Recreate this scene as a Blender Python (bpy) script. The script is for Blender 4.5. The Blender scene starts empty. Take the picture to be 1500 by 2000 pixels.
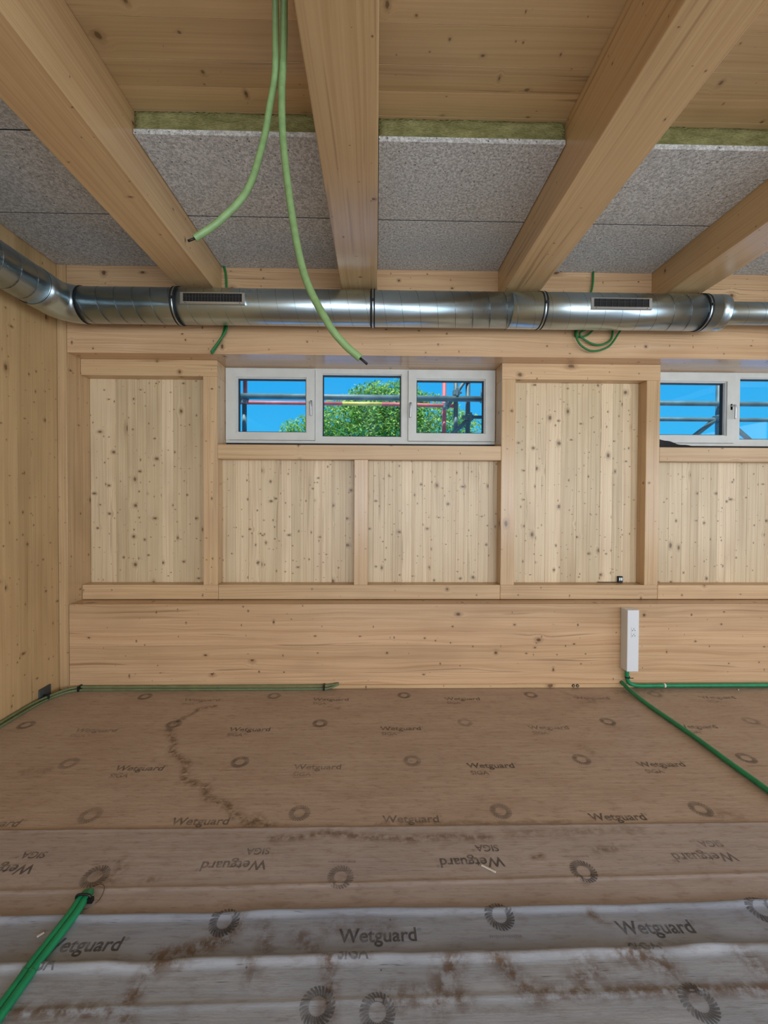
import bpy, bmesh, math, random
from mathutils import Vector, Matrix, noise
random.seed(7)
S = bpy.context.scene
C = bpy.context.collection
PI = math.pi

# ------------------------------------------------------------------ camera
cam_d = bpy.data.cameras.new('camera'); cam = bpy.data.objects.new('camera', cam_d); C.objects.link(cam)
F_PX, YAW, PITCH, ROLL = 830.0, 0.019, 0.0154, 0.0042
cam_d.sensor_fit = 'VERTICAL'; cam_d.sensor_height = 36.0
cam_d.lens = F_PX / 2000.0 * 36.0
cam_d.shift_y = -14.0 / 2000.0
cam_d.clip_start = 0.05
fw = Vector((math.sin(YAW)*math.cos(PITCH), math.cos(YAW)*math.cos(PITCH), -math.sin(PITCH)))
rt = fw.cross(Vector((0, 0, 1))).normalized(); up = rt.cross(fw)
r2 = rt*math.cos(ROLL) + up*math.sin(ROLL); u2 = -rt*math.sin(ROLL) + up*math.cos(ROLL)
cam.matrix_world = Matrix(((r2.x, u2.x, -fw.x, 0), (r2.y, u2.y, -fw.y, 0), (r2.z, u2.z, -fw.z, 1.5), (0, 0, 0, 1)))
S.camera = cam

# ------------------------------------------------------------------ light
S.view_settings.view_transform = 'Standard'; S.view_settings.look = 'None'
S.view_settings.gamma = 1.0; S.view_settings.use_curve_mapping = False
S.view_settings.exposure = 0.0
def lin(r, g, b):
    f = lambda c: (c/12.92 if c <= .04045 else ((c+.055)/1.055)**2.4)
    return (f(r/255), f(g/255), f(b/255), 1.0)
W = bpy.data.worlds.new('sky'); S.world = W; W.use_nodes = True
wn = W.node_tree.nodes; wl = W.node_tree.links
bg = wn['Background']; bg.inputs['Strength'].default_value = 1.0
wtc = wn.new('ShaderNodeTexCoord'); wsep = wn.new('ShaderNodeSeparateXYZ'); wr = wn.new('ShaderNodeValToRGB')
wl.new(wtc.outputs['Generated'], wsep.inputs[0]); wl.new(wsep.outputs['Z'], wr.inputs[0]); wl.new(wr.outputs[0], bg.inputs['Color'])
wr.color_ramp.elements[0].position = 0.0; wr.color_ramp.elements[0].color = lin(70, 200, 255)
wr.color_ramp.elements[1].position = 0.45; wr.color_ramp.elements[1].color = lin(0, 158, 246)
sun_d = bpy.data.lights.new('sun', 'SUN'); sun = bpy.data.objects.new('sun', sun_d); C.objects.link(sun)
sun_d.energy = 6.0; sun_d.angle = math.radians(0.6); sun_d.color = (1, .96, .88)
sun.rotation_euler = (math.radians(24), 0, math.radians(-30))
def area(name, loc, size, power, color, rot):
    d = bpy.data.lights.new(name, 'AREA'); o = bpy.data.objects.new(name, d); C.objects.link(o)
    d.shape = 'RECTANGLE'; d.size, d.size_y = size; d.energy = power; d.color = color
    o.location = loc; o.rotation_euler = rot
    return o
# daylight coming in through the glazing of the opposite wall, behind the camera
area('daylight_rear_glazing', (1.7, -4.42, 1.6), (6.8, 2.2), 300, (.92, .955, 1.0), (math.radians(90), 0, 0))
# and through the side glazing of the right wall
area('daylight_side_glazing', (5.96, -1.2, 1.6), (4.6, 2.2), 120, (.92, .955, 1.0), (math.radians(90), 0, math.radians(90)))

# ------------------------------------------------------------------ node helpers / materials
def new_mat(name):
    m = bpy.data.materials.new(name); m.use_nodes = True
    return m, m.node_tree.nodes, m.node_tree.links, m.node_tree.nodes['Principled BSDF']
class NT:
    def __init__(s, m): s.n = m.node_tree.nodes; s.l = m.node_tree.links
    def put(s, sock, v):
        if isinstance(v, (int, float)): sock.default_value = v
        elif isinstance(v, (tuple, list)): sock.default_value = v
        else: s.l.new(v, sock)
    def math(s, op, a, b=0.0, c=None):
        n = s.n.new('ShaderNodeMath'); n.operation = op
        s.put(n.inputs[0], a); s.put(n.inputs[1], b)
        if c is not None: s.put(n.inputs[2], c)
        return n.outputs[0]
    def comb(s, x, y, z=0.0):
        n = s.n.new('ShaderNodeCombineXYZ')
        for i, v in enumerate((x, y, z)): s.put(n.inputs[i], v)
        return n.outputs[0]
    def noise(s, vec, scale=1.0, detail=2.0, rough=.5):
        n = s.n.new('ShaderNodeTexNoise'); s.put(n.inputs['Vector'], vec)
        n.inputs['Scale'].default_value = scale; n.inputs['Detail'].default_value = detail; n.inputs['Roughness'].default_value = rough
        return n.outputs['Fac']
    def ss(s, v, a, b, lo=0.0, hi=1.0):
        n = s.n.new('ShaderNodeMapRange'); n.interpolation_type = 'SMOOTHSTEP'
        s.put(n.inputs[0], v); s.put(n.inputs[1], a); s.put(n.inputs[2], b); s.put(n.inputs[3], lo); s.put(n.inputs[4], hi)
        return n.outputs[0]
    def mix(s, f, a, b, mode='MIX'):
        n = s.n.new('ShaderNodeMix'); n.data_type = 'RGBA'; n.blend_type = mode
        s.put(n.inputs[0], f); s.put(n.inputs[6], a); s.put(n.inputs[7], b)
        return n.outputs[2]
    def bump(s, h, strength, dist=.002):
        n = s.n.new('ShaderNodeBump'); n.inputs['Strength'].default_value = strength; n.inputs['Distance'].default_value = dist
        s.put(n.inputs['Height'], h); return n.outputs[0]

def wood(name, axis, light, dark, knot=(84, 54, 28), kd=.5, kscale=(7., 3.), krad=.012, grain=1.0, tint_amt=.35, wave=.35, rough=.38, streak=.5):
    """Spruce: grain along local axis; every piece shifts the pattern by its object colour (r = tone, g = seed)."""
    m, n, l, b = new_mat(name); t = NT(m)
    tc = n.new('ShaderNodeTexCoord'); sp = n.new('ShaderNodeSeparateXYZ'); l.new(tc.outputs['Object'], sp.inputs[0])
    oi = n.new('ShaderNodeObjectInfo'); sc = n.new('ShaderNodeSeparateColor'); l.new(oi.outputs['Color'], sc.inputs[0])
    ax = [sp.outputs[i] for i in range(3)]
    al = ax.pop(axis)
    seed = t.math('MULTIPLY', sc.outputs[1], 53.0)
    cr = t.math('ADD', t.math('ADD', ax[0], ax[1]), seed)
    al = t.math('ADD', al, t.math('MULTIPLY', seed, 1.37))
    def knots(kx, ky, rad, prob):
        v = n.new('ShaderNodeTexVoronoi'); v.voronoi_dimensions = '2D'; v.feature = 'F1'
        v.inputs['Scale'].default_value = 1.0; v.inputs['Randomness'].default_value = 1.0
        vec = t.comb(t.math('MULTIPLY', cr, kx), t.math('MULTIPLY', al, ky)); l.new(vec, v.inputs['Vector'])
        ps = n.new('ShaderNodeSeparateXYZ'); l.new(v.outputs['Position'], ps.inputs[0])
        dx = t.math('SUBTRACT', cr, t.math('DIVIDE', ps.outputs[0], kx))
        dz = t.math('SUBTRACT', al, t.math('DIVIDE', ps.outputs[1], ky))
        vc = n.new('ShaderNodeSeparateColor'); l.new(v.outputs['Color'], vc.inputs[0])
        on = t.math('LESS_THAN', vc.outputs[0], prob)
        r = t.math('MULTIPLY_ADD', t.math('POWER', vc.outputs[1], 2.0), rad*1.3, rad*.35)
        sq = t.math('MULTIPLY_ADD', vc.outputs[2], 1.7, .5)
        wob = t.math('MULTIPLY_ADD', t.noise(t.comb(cr, al), 90., 1.), .7, .65)
        d = t.math('MULTIPLY', t.math('SQRT', t.math('ADD', t.math('POWER', dx, 2.0), t.math('POWER', t.math('MULTIPLY', dz, sq), 2.0))), wob)
        q = t.math('DIVIDE', d, r)
        core = t.math('MULTIPLY', t.ss(q, .55, 1.05, 1., 0.), on)
        halo = t.math('MULTIPLY', t.ss(q, .8, 2.6, 1., 0.), on)
        push = t.math('MULTIPLY', t.math('MULTIPLY', dx, t.ss(q, .5, 5., 1., 0.)), on)
        return core, halo, push
    c1, h1, p1 = knots(kscale[0], kscale[1], krad, kd)
    c2, h2, p2 = knots(kscale[0]*2.3, kscale[1]*2.1, krad*.42, kd*.75)
    crw = t.math('SUBTRACT', cr, t.math('MULTIPLY', p1, .75))
    warp = t.noise(t.comb(t.math('MULTIPLY', crw, 5.), t.math('MULTIPLY', al, .8)), 1., 2.)
    crw2 = t.math('MULTIPLY_ADD', warp, .06*wave*2, crw)
    ring = t.noise(t.comb(t.math('MULTIPLY', crw2, 95.), t.math('MULTIPLY', al, .7)), 1., 2., .55)
    ring2 = t.noise(t.comb(t.math('MULTIPLY', crw2, 28.), t.math('MULTIPLY', al, .45)), 1., 2., .5)
    fine = t.noise(t.comb(t.math('MULTIPLY', crw, 420.), t.math('MULTIPLY', al, 9.)), 1., 2., .6)
    g = t.math('MULTIPLY_ADD', t.ss(ring, .38, .72), .55*grain, t.math('MULTIPLY_ADD', t.ss(ring2, .4, .75), .45*grain, t.math('MULTIPLY', t.math('SUBTRACT', fine, .5), .35*grain)))
    col = t.mix(g, lin(*light), lin(*dark))
    blot = t.noise(t.comb(t.math('MULTIPLY', cr, 3.), t.math('MULTIPLY', al, 1.3)), 1., 2.)
    col = t.mix(t.ss(blot, .42, .72, 0., .28), col, lin(*[c*.86 for c in dark]))
    stk = t.noise(t.comb(t.math('MULTIPLY', crw2, 46.), t.math('MULTIPLY', al, 1.1), 3.7), 1., 1., .4)
    col = t.mix(t.math('MULTIPLY', t.ss(stk, .66, .74, 0., streak), t.ss(sc.outputs[2], .35, .9)), col, lin(*[c*.68 for c in dark]))
    tone = t.math('MULTIPLY_ADD', t.math('SUBTRACT', sc.outputs[0], .5), tint_amt, 1.0)
    tn = n.new('ShaderNodeCombineColor'); l.new(tone, tn.inputs[0]); l.new(tone, tn.inputs[1]); l.new(t.math('POWER', tone, 1.25), tn.inputs[2])
    col = t.mix(1.0, col, tn.outputs[0], 'MULTIPLY')
    kl = lin(*knot); kh = lin(*[k*.45 + d*.55 for k, d in zip(knot, dark)])
    halo = t.math('MINIMUM', t.math('ADD', t.math('MULTIPLY', h1, .45), t.math('MULTIPLY', h2, .25)), 1.)
    col = t.mix(halo, col, kh)
    col = t.mix(t.math('MINIMUM', t.math('MULTIPLY', t.math('ADD', c1, c2), .75), .9), col, kl)
    l.new(col, b.inputs['Base Color'])
    b.inputs['Roughness'].default_value = rough; b.inputs['Specular IOR Level'].default_value = .5
    l.new(t.bump(t.math('ADD', t.math('MULTIPLY', fine, .4), ring), .25, .0015), b.inputs['Normal'])
    return m

def simple(name, rgb, rough=.5, metal=0., spec=.5, var=0., vs=8., bump=0., bs=60.):
    m, n, l, b = new_mat(name); t = NT(m)
    tc = n.new('ShaderNodeTexCoord')
    if var:
        f = t.noise(tc.outputs['Object'], vs, 3.)
        l.new(t.mix(t.ss(f, .3, .7), lin(*[c*(1-var) for c in rgb]), lin(*[min(255, c*(1+var)) for c in rgb])), b.inputs['Base Color'])
    else: b.inputs['Base Color'].default_value = lin(*rgb)
    b.inputs['Roughness'].default_value = rough; b.inputs['Metallic'].default_value = metal; b.inputs['Specular IOR Level'].default_value = spec
    if bump: l.new(t.bump(t.noise(tc.outputs['Object'], bs, 3.), bump, .002), b.inputs['Normal'])
    return m

M = {}
PAN = ((222, 200, 164), (194, 164, 126)); WARM = ((210, 177, 135), (182, 144, 102))
M['panel'] = wood('spruce_panel', 2, *PAN, kd=.8, kscale=(10., 4.), krad=.0105, tint_amt=.22)
M['vert'] = wood('spruce_upright', 2, *WARM, kd=.5, kscale=(9., 3.), krad=.010, tint_amt=.2, rough=.25)
M['horiz'] = wood('spruce_rail', 0, *WARM, kd=.5, kscale=(9., 2.2), krad=.011, tint_amt=.2)
M['plinth'] = wood('spruce_plinth', 0, (210, 174, 135), (182, 142, 103), knot=(62, 38, 24), kd=.58, kscale=(7., 2.), krad=.0125, tint_amt=.16, wave=.9, rough=.24, streak=.6)
M['beam'] = wood('spruce_beam', 1, (206, 172, 126), (180, 142, 98), knot=(66, 40, 22), kd=.4, kscale=(8., 2.4), krad=.009, tint_amt=.1, grain=.8, rough=.26)
M['slab'] = wood('spruce_slab', 0, (204, 172, 126), (176, 142, 98), knot=(92, 68, 38), kd=.5, kscale=(7., 3.), krad=.013, tint_amt=.18, grain=.7)
M['left'] = wood('spruce_left', 2, (202, 170, 124), (176, 140, 94), kd=.65, kscale=(8., 3.4), krad=.0115, tint_amt=.16, grain=.7)
M['rough'] = simple('core_timber', (170, 140, 100), .8)
M['white'] = simple('white_plastic', (222, 224, 226), .35)
M['frame'] = simple('window_lacquer', (208, 208, 202), .4, var=.02)
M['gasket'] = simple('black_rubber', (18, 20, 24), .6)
M['black'] = simple('black_plastic', (14, 14, 14), .45)
M['handle'] = simple('brushed_handle', (205, 208, 210), .3, metal=.6)
M['lgreen'] = simple('pale_green_conduit', (126, 156, 102), .45, var=.05, vs=30.)
M['lgreen_dull'] = simple('dull_green_conduit', (104, 120, 82), .5, var=.06, vs=12.)
M['green'] = simple('green_cable', (14, 132, 84), .4, var=.05, vs=20.)
M['dgreen'] = simple('dark_green_cable', (22, 112, 52), .45)
M['wire'] = simple('copper_wire', (110, 78, 56), .4, metal=.5)
M['grey'] = simple('dark_grey_plastic', (62, 66, 66), .6, var=.08)
M['chip'] = simple('pale_chip', (220, 215, 205), .7)

def m_board():
    m, n, l, b = new_mat('wood_wool_board'); t = NT(m)
    tc = n.new('ShaderNodeTexCoord'); oi = n.new('ShaderNodeObjectInfo')
    mp = n.new('ShaderNodeVectorMath'); mp.operation = 'ADD'; l.new(tc.outputs['Object'], mp.inputs[0])
    sv = n.new('ShaderNodeVectorMath'); sv.operation = 'SCALE'; l.new(oi.outputs['Color'], sv.inputs[0]); sv.inputs['Scale'].default_value = 31.
    l.new(sv.outputs[0], mp.inputs[1]); v = mp.outputs[0]
    f1 = t.noise(v, 70., 4., .7); f2 = t.noise(v, 190., 2., .6); f3 = t.noise(v, 3., 3.)
    col = t.mix(t.ss(f1, .34, .66), lin(172, 171, 168), lin(234, 233, 230))
    col = t.mix(t.ss(f2, .28, .42, .85, 0.), col, lin(84, 80, 74))
    vo = n.new('ShaderNodeTexVoronoi'); vo.inputs['Scale'].default_value = 26.; l.new(v, vo.inputs['Vector'])
    col = t.mix(t.ss(vo.outputs['Distance'], .06, .16, .85, 0.), col, lin(64, 60, 54))
    col = t.mix(t.ss(f3, .4, .7, 0., .2), col, lin(180, 178, 174))
    l.new(col, b.inputs['Base Color']); b.inputs['Roughness'].default_value = .95; b.inputs['Specular IOR Level'].default_value = .1
    l.new(t.bump(t.math('ADD', f1, f2), .8, .006), b.inputs['Normal'])
    return m
M['board'] = m_board()
def m_insul():
    m, n, l, b = new_mat('mineral_wool'); t = NT(m)
    tc = n.new('ShaderNodeTexCoord')
    mp = n.new('ShaderNodeMapping'); l.new(tc.outputs['Object'], mp.inputs[0]); mp.inputs['Scale'].default_value = (1, 1, 2.4)
    f = t.noise(mp.outputs[0], 9., 5., .65); f2 = t.noise(mp.outputs[0], 60., 3.)
    col = t.mix(t.ss(f, .3, .7), lin(120, 118, 74), lin(160, 156, 108)); col = t.mix(t.ss(f2, .3, .6, .35, 0.), col, lin(92, 90, 52))
    l.new(col, b.inputs['Base Color']); b.inputs['Roughness'].default_value = 1.; b.inputs['Specular IOR Level'].default_value = .05
    l.new(t.bump(t.math('ADD', f, f2), .9, .012), b.inputs['Normal'])
    return m
M['insul'] = m_insul()
def m_steel(name, rgb, rough):
    m, n, l, b = new_mat(name); t = NT(m)
    tc = n.new('ShaderNodeTexCoord')
    f = t.noise(tc.outputs['Object'], 4., 2.); f2 = t.noise(tc.outputs['Object'], 60., 2.)
    col = t.mix(t.ss(f, .35, .7, 0., .6), lin(*rgb), lin(*[c*.93 for c in rgb]))
    l.new(col, b.inputs['Base Color']); b.inputs['Metallic'].default_value = 1.
    l.new(t.math('ADD', t.math('MULTIPLY_ADD', f, .06, rough-.03), t.math('MULTIPLY', f2, .04)), b.inputs['Roughness'])
    return m
M['steel'] = m_steel('galvanised_steel', (188, 204, 210), .27)
M['seam'] = m_steel('seam_steel', (120, 128, 130), .4)
M['steel_pale'] = m_steel('pale_galvanised_steel', (214, 220, 220), .3)
def m_glass():
    m = bpy.data.materials.new('window_glass'); m.use_nodes = True; n = m.node_tree.nodes; l = m.node_tree.links; n.clear()
    o = n.new('ShaderNodeOutputMaterial'); mx = n.new('ShaderNodeMixShader'); tr = n.new('ShaderNodeBsdfTransparent'); gl = n.new('ShaderNodeBsdfGlossy')
    tr.inputs[0].default_value = (.93, .96, .97, 1); gl.inputs['Roughness'].default_value = .02; gl.inputs[0].default_value = (.9, .95, 1, 1)
    fr = n.new('ShaderNodeFresnel'); fr.inputs[0].default_value = 1.2
    l.new(fr.outputs[0], mx.inputs[0]); l.new(tr.outputs[0], mx.inputs[1]); l.new(gl.outputs[0], mx.inputs[2]); l.new(mx.outputs[0], o.inputs[0])
    return m
M['glass'] = m_glass()
def m_print(name, rgb, alpha):
    m = bpy.data.materials.new(name); m.use_nodes = True; n = m.node_tree.nodes; l = m.node_tree.links; t = NT(m)
    b = n['Principled BSDF']; b.inputs['Base Color'].default_value = lin(*rgb); b.inputs['Roughness'].default_value = .55
    tc = n.new('ShaderNodeTexCoord'); f = t.noise(tc.outputs['Object'], 14., 4., .7)
    oi = n.new('ShaderNodeObjectInfo'); sc = n.new('ShaderNodeSeparateColor'); l.new(oi.outputs['Color'], sc.inputs[0])
    a = t.math('MULTIPLY', t.ss(f, .3, .62, alpha*.35, alpha), sc.outputs[0])
    l.new(a, b.inputs['Alpha'])
    return m
M['print'] = m_print('faded_grey_print', (58, 56, 56), .66)
def m_membrane(name, base, base2, sheen):
    m, n, l, b = new_mat(name); t = NT(m)
    tc = n.new('ShaderNodeTexCoord'); v = tc.outputs['Object']
    mp = n.new('ShaderNodeMapping'); l.new(v, mp.inputs[0]); mp.inputs['Scale'].default_value = (1., 3.2, 1.)
    st = n.new('ShaderNodeMapping'); l.new(v, st.inputs[0]); st.inputs['Scale'].default_value = (.5, 9., 1.)
    f1 = t.noise(mp.outputs[0], 2.2, 4., .6); f2 = t.noise(mp.outputs[0], 14., 4., .65); f3 = t.noise(st.outputs[0], 5., 3., .6)
    col = t.mix(t.ss(f1, .3, .7), lin(*base), lin(*base2))
    col = t.mix(t.ss(f2, .48, .72, 0., .45), col, lin(base[0]*.8, base[1]*.72, base[2]*.66))
    col = t.mix(t.ss(f3, .5, .75, 0., .3), col, lin(*[min(255, c*1.12) for c in base2]))
    scf = t.noise(st.outputs[0], 22., 2., .6)
    col = t.mix(t.ss(scf, .66, .74, 0., .6), col, lin(*[c*.55 for c in base]))
    at = n.new('ShaderNodeAttribute'); at.attribute_name = 'stain'
    ns = t.noise(v, 26., 5., .7)
    sf = t.math('MULTIPLY', at.outputs['Fac'], t.ss(ns, .36, .62))
    col = t.mix(t.math('MINIMUM', t.math('MULTIPLY', sf, .85), .85), col, lin(94, 70, 44))
    sp = n.new('ShaderNodeTexVoronoi'); sp.inputs['Scale'].default_value = 4.5; l.new(v, sp.inputs['Vector'])
    col = t.mix(t.ss(sp.outputs['Distance'], .006, .022, .7, 0.), col, lin(48, 40, 34))
    l.new(col, b.inputs['Base Color']); b.inputs['Roughness'].default_value = sheen; b.inputs['Specular IOR Level'].default_value = .45
    l.new(t.bump(t.math('ADD', f2, t.math('MULTIPLY', f3, 1.4)), .3, .004), b.inputs['Normal'])
    return m
M['memA'] = m_membrane('membrane_tan', (168, 145, 126), (180, 159, 140), .45)
M['memB'] = m_membrane('membrane_pinkish', (160, 146, 138), (172, 158, 150), .4)
M['memC'] = m_membrane('membrane_grey', (136, 141, 152), (148, 153, 162), .3)
M['memD'] = m_membrane('membrane_milky', (148, 153, 161), (162, 166, 173), .3)

# ------------------------------------------------------------------ object helpers
def link(name, me, mat=None, parent=None, loc=None):
    o = bpy.data.objects.new(name, me); C.objects.link(o)
    if mat is not None and me is not None: me.materials.append(mat if not isinstance(mat, str) else M[mat])
    if loc is not None: o.location = loc
    if parent is not None:
        o.parent = parent
        pl = Vector((0, 0, 0)); p = parent
        while p is not None: pl += p.location; p = p.parent
        o.location = o.location - pl
    o.color = (random.random(), random.random(), random.random(), 1)
    return o
def empty(name, loc=(0, 0, 0), parent=None):
    return link(name, None, None, parent, Vector(loc))
def tag(o, label=None, cat=None, group=None, kind=None):
    if label: o['label'] = label
    if cat: o['category'] = cat
    if group: o['group'] = group
    if kind: o['kind'] = kind
    return o
def bm_box(bm, x0, x1, y0, y1, z0, z1):
    vs = [bm.verts.new((x, y, z)) for x in (x0, x1) for y in (y0, y1) for z in (z0, z1)]
    for f in ((0, 1, 3, 2), (4, 6, 7, 5), (0, 4, 5, 1), (2, 3, 7, 6), (0, 2, 6, 4), (1, 5, 7, 3)):
        bm.faces.new([vs[i] for i in f])
def finish(bm, name, mat, parent=None, loc=(0, 0, 0), bevel=0., seg=1, smooth=False):
    bmesh.ops.recalc_face_normals(bm, faces=bm.faces)
    if bevel: bmesh.ops.bevel(bm, geom=list(bm.edges), offset=bevel, segments=seg, affect='EDGES', profile=.5)
    me = bpy.data.meshes.new(name); bm.to_mesh(me); bm.free()
    if smooth:
        for p in me.polygons: p.use_smooth = True
    return link(name, me, mat, parent, Vector(loc))
def box(name, x0, x1, y0, y1, z0, z1, mat, parent=None, bevel=0., seg=1):
    c = Vector(((x0+x1)/2, (y0+y1)/2, (z0+z1)/2)); bm = bmesh.new()
    bm_box(bm, x0-c.x, x1-c.x, y0-c.y, y1-c.y, z0-c.z, z1-c.z)
    return finish(bm, name, mat, parent, c, bevel, seg)
def boxes(name, lst, mat, parent=None, bevel=0.):
    c = Vector(((lst[0][0]+lst[0][1])/2, (lst[0][2]+lst[0][3])/2, (lst[0][4]+lst[0][5])/2)); bm = bmesh.new()
    for a in lst: bm_box(bm, a[0]-c.x, a[1]-c.x, a[2]-c.y, a[3]-c.y, a[4]-c.z, a[5]-c.z)
    return finish(bm, name, mat, parent, c, bevel)
def catmull(pts, n=10):
    P = [Vector(p) for p in pts]; P = [P[0]*2-P[1]] + P + [P[-1]*2-P[-2]]; out = []
    for i in range(1, len(P)-2):
        for k in range(n):
            u = k/n; a, b, c, d = P[i-1:i+3]
            out.append(.5*((2*b) + (c-a)*u + (2*a-5*b+4*c-d)*u*u + (3*b-a-3*c+d)*u**3))
    out.append(P[-2]); return out
def resample(P, step):
    out = [P[0]]; acc = 0.
    for a, b in zip(P, P[1:]):
        L = (b-a).length; s = step-acc
        while s <= L and L > 0: out.append(a.lerp(b, s/L)); s += step
        acc = (acc+L) % step if step else 0
    if (out[-1]-P[-1]).length > step*.2: out.append(P[-1])
    return out
def tube_mesh(name, P, rad, sides=10, caps=True):
    """rad: number or function of ring index."""
    P = [Vector(p) for p in P]; o = P[0].copy(); n = len(P); V = []; Fc = []
    T = [((P[min(i+1, n-1)]-P[max(i-1, 0)]).normalized()) for i in range(n)]
    ref = Vector((0, 0, 1)) if abs(T[0].z) < .9 else Vector((1, 0, 0))
    N = (ref - T[0]*ref.dot(T[0])).normalized()
    for i in range(n):
        if i:
            N = (N - T[i]*N.dot(T[i])).normalized()
        B = T[i].cross(N); r = rad(i) if callable(rad) else rad
        for k in range(sides):
            a = 2*PI*k/sides; V.append(tuple(P[i]-o + (N*math.cos(a)+B*math.sin(a))*r))
    for i in range(n-1):
        for k in range(sides):
            k2 = (k+1) % sides; Fc.append((i*sides+k, i*sides+k2, (i+1)*sides+k2, (i+1)*sides+k))
    if caps: Fc.append(tuple(range(sides-1, -1, -1))); Fc.append(tuple((n-1)*sides+k for k in range(sides)))
    me = bpy.data.meshes.new(name); me.from_pydata(V, [], Fc); me.update()
    for p in me.polygons: p.use_smooth = len(p.vertices) == 4
    return me, o
def tube(name, P, rad, mat, parent=None, sides=10, caps=True):
    me, o = tube_mesh(name, P, rad, sides, caps)
    return link(name, me, mat, parent, o)

# ------------------------------------------------------------------ dimensions
XL, XR = -2.46, 6.0          # left / right wall
YB, YF = -4.5, 3.34          # wall behind the camera / front plane of the back wall
YR, YP, YW = 3.49, 3.60, 3.68  # rail plane, panel plane, window frame plane
ZC, ZS = 3.28, 3.405         # wood-wool boards, slab

# ------------------------------------------------------------------ the setting: floor
floor = tag(box('floor', XL-.25, XR+.25, YB-.25, 3.9, -.3, 0, 'rough'), 'timber subfloor under the printed protective membrane', 'floor', kind='structure')

# back wall
wb = tag(empty('wall_back', (1.7, YF, 0)), 'spruce post-and-panel back wall with window band', 'wall', kind='structure')
def strip_boards(x0, x1, z0, z1, parent, mat, lo=.075, hi=.135):
    x = x0
    while x < x1-.004:
        w = random.uniform(lo, hi)
        if x1-x-w < lo*.6: w = x1-x
        jit = random.uniform(0, .0012)
        b = box('board', x+.0004, x+w-.0004, YP+jit, YP+.04, z0, z1, mat, parent, .0007)
        x += w
def lamellas(name, x0, x1, y0, y1, z0, z1, n, parent, mat):
    h = (z1-z0)/n
    for i in range(n):
        box('lamella', x0, x1, y0+random.uniform(0, .0006), y1, z0+h*i+.0002, z0+h*(i+1)-.0002, mat, parent, .0005)
cp = box('corner_post', XL+.002, -2.388, YF-.006, 3.62, 0, ZS, 'vert', wb, .002)
hd = empty('header_beam', (1.7, 3.5, 2.615), wb); lamellas('h', -2.386, XR, YF, 3.8, 2.615, ZS, 5, hd, 'plinth')
pb = empty('plinth_beam', (1.7, 3.5, 0), wb); lamellas('p', -2.384, XR, YF, 3.8, .012, .664, 6, pb, 'plinth')
box('base_strip', -2.384, XR, YF-.014, YF+.02, .0, .03, 'horiz', wb, .002)
OFF = 3.664
posts = [(-1.408, -1.292), (1.032, 1.146), (2.238, 2.352), (1.032+OFF, 1.146+OFF), (5.88, 5.995)]
for a, b_ in posts:
    box('post', a, b_, YR, 3.80, .786, 2.484, 'vert', wb, .0025)
for a, b_ in ((-.179, -.066), (-.179+OFF, -.066+OFF)):
    box('stud', a, b_, YR, YP+.03, .786, 1.815, 'vert', wb, .0025)
for a, b_ in ((-2.384, -1.287), (-1.286, 1.032), (1.033, 2.352), (2.353, XR)):
    box('bottom_rail', a, b_-.001, YR, 3.80, .668, .786, 'horiz', wb, .0025)
for a, b_ in ((-2.386, -1.292), (1.032, 2.352), (1.032+OFF, 5.995)):
    box('top_rail', a, b_, YR-.001, 3.80, 2.4845, 2.6145, 'horiz', wb, .0025)
for a, b_ in ((-1.292, 1.032), (2.352, 1.032+OFF)):
    box('sill_rail', a+.001, b_-.001, YR+.002, 3.80, 1.816, 1.934, 'horiz', wb, .0025)
strip_boards(-2.386, -1.408, .786, 2.5, wb, 'panel')
strip_boards(-1.292, 1.032, .786, 1.82, wb, 'panel', .06, .12)
strip_boards(1.146, 2.238, .786, 2.5, wb, 'panel')
strip_boards(2.352, 1.032+OFF, .786, 1.82, wb, 'panel', .06, .12)
strip_boards(1.146+OFF, 5.88, .786, 2.5, wb, 'panel')
boxes('core', [(XL-.25, XR+.25, 3.645, 3.80, -.3, 1.80), (XL-.25, -1.41, 3.645, 3.80, 1.80, ZS), (1.148, 2.236, 3.645, 3.80, 1.80, 2.6), (1.148+OFF, XR+.25, 3.645, 3.80, 1.80, ZS), (XL-.25, XR+.25, 3.645, 3.80, 2.64, 3.8)], 'rough', wb)

# left wall of upright lamellas
wlft = tag(empty('wall_left', (XL, -.5, 0)), 'left side wall of upright knotty spruce boards', 'wall', kind='structure')
y = YF
while y > YB:
    w = random.uniform(.1, .17); y2 = max(YB, y-w)
    box('board', XL-.04, XL-random.uniform(0, .0008), y2+.0004, y-.0004, 0, ZS, 'left', wlft, .0007); y = y2
box('core', XL-.25, XL-.042, YB-.25, 3.80, -.3, 3.8, 'rough', wlft)
wrt = tag(boxes('wall_right', [(XR, XR+.25, YB-.25, -3.6, -.3, 3.8), (XR, XR+.25, 1.2, 3.80, -.3, 3.8), (XR, XR+.25, -3.6, 1.2, -.3, .45), (XR, XR+.25, -3.6, 1.2, 2.75, 3.8)], 'left'), 'right side timber wall outside the view', 'wall', kind='structure')
wrear = tag(boxes('wall_rear', [(XL-.25, XR+.25, YB-.25, YB, -.3, .45), (XL-.25, XR+.25, YB-.25, YB, 2.75, 3.8), (XL-.25, -1.75, YB-.25, YB, .45, 2.75), (5.2, XR+.25, YB-.25, YB, .45, 2.75)] +
            [(x-.04, x+.04, YB-.2, YB-.1, .45, 2.75) for x in (-.4, 1.0, 2.4, 3.8)], 'left'), 'opposite timber wall with a wide glazed opening', 'wall', kind='structure')

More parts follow.
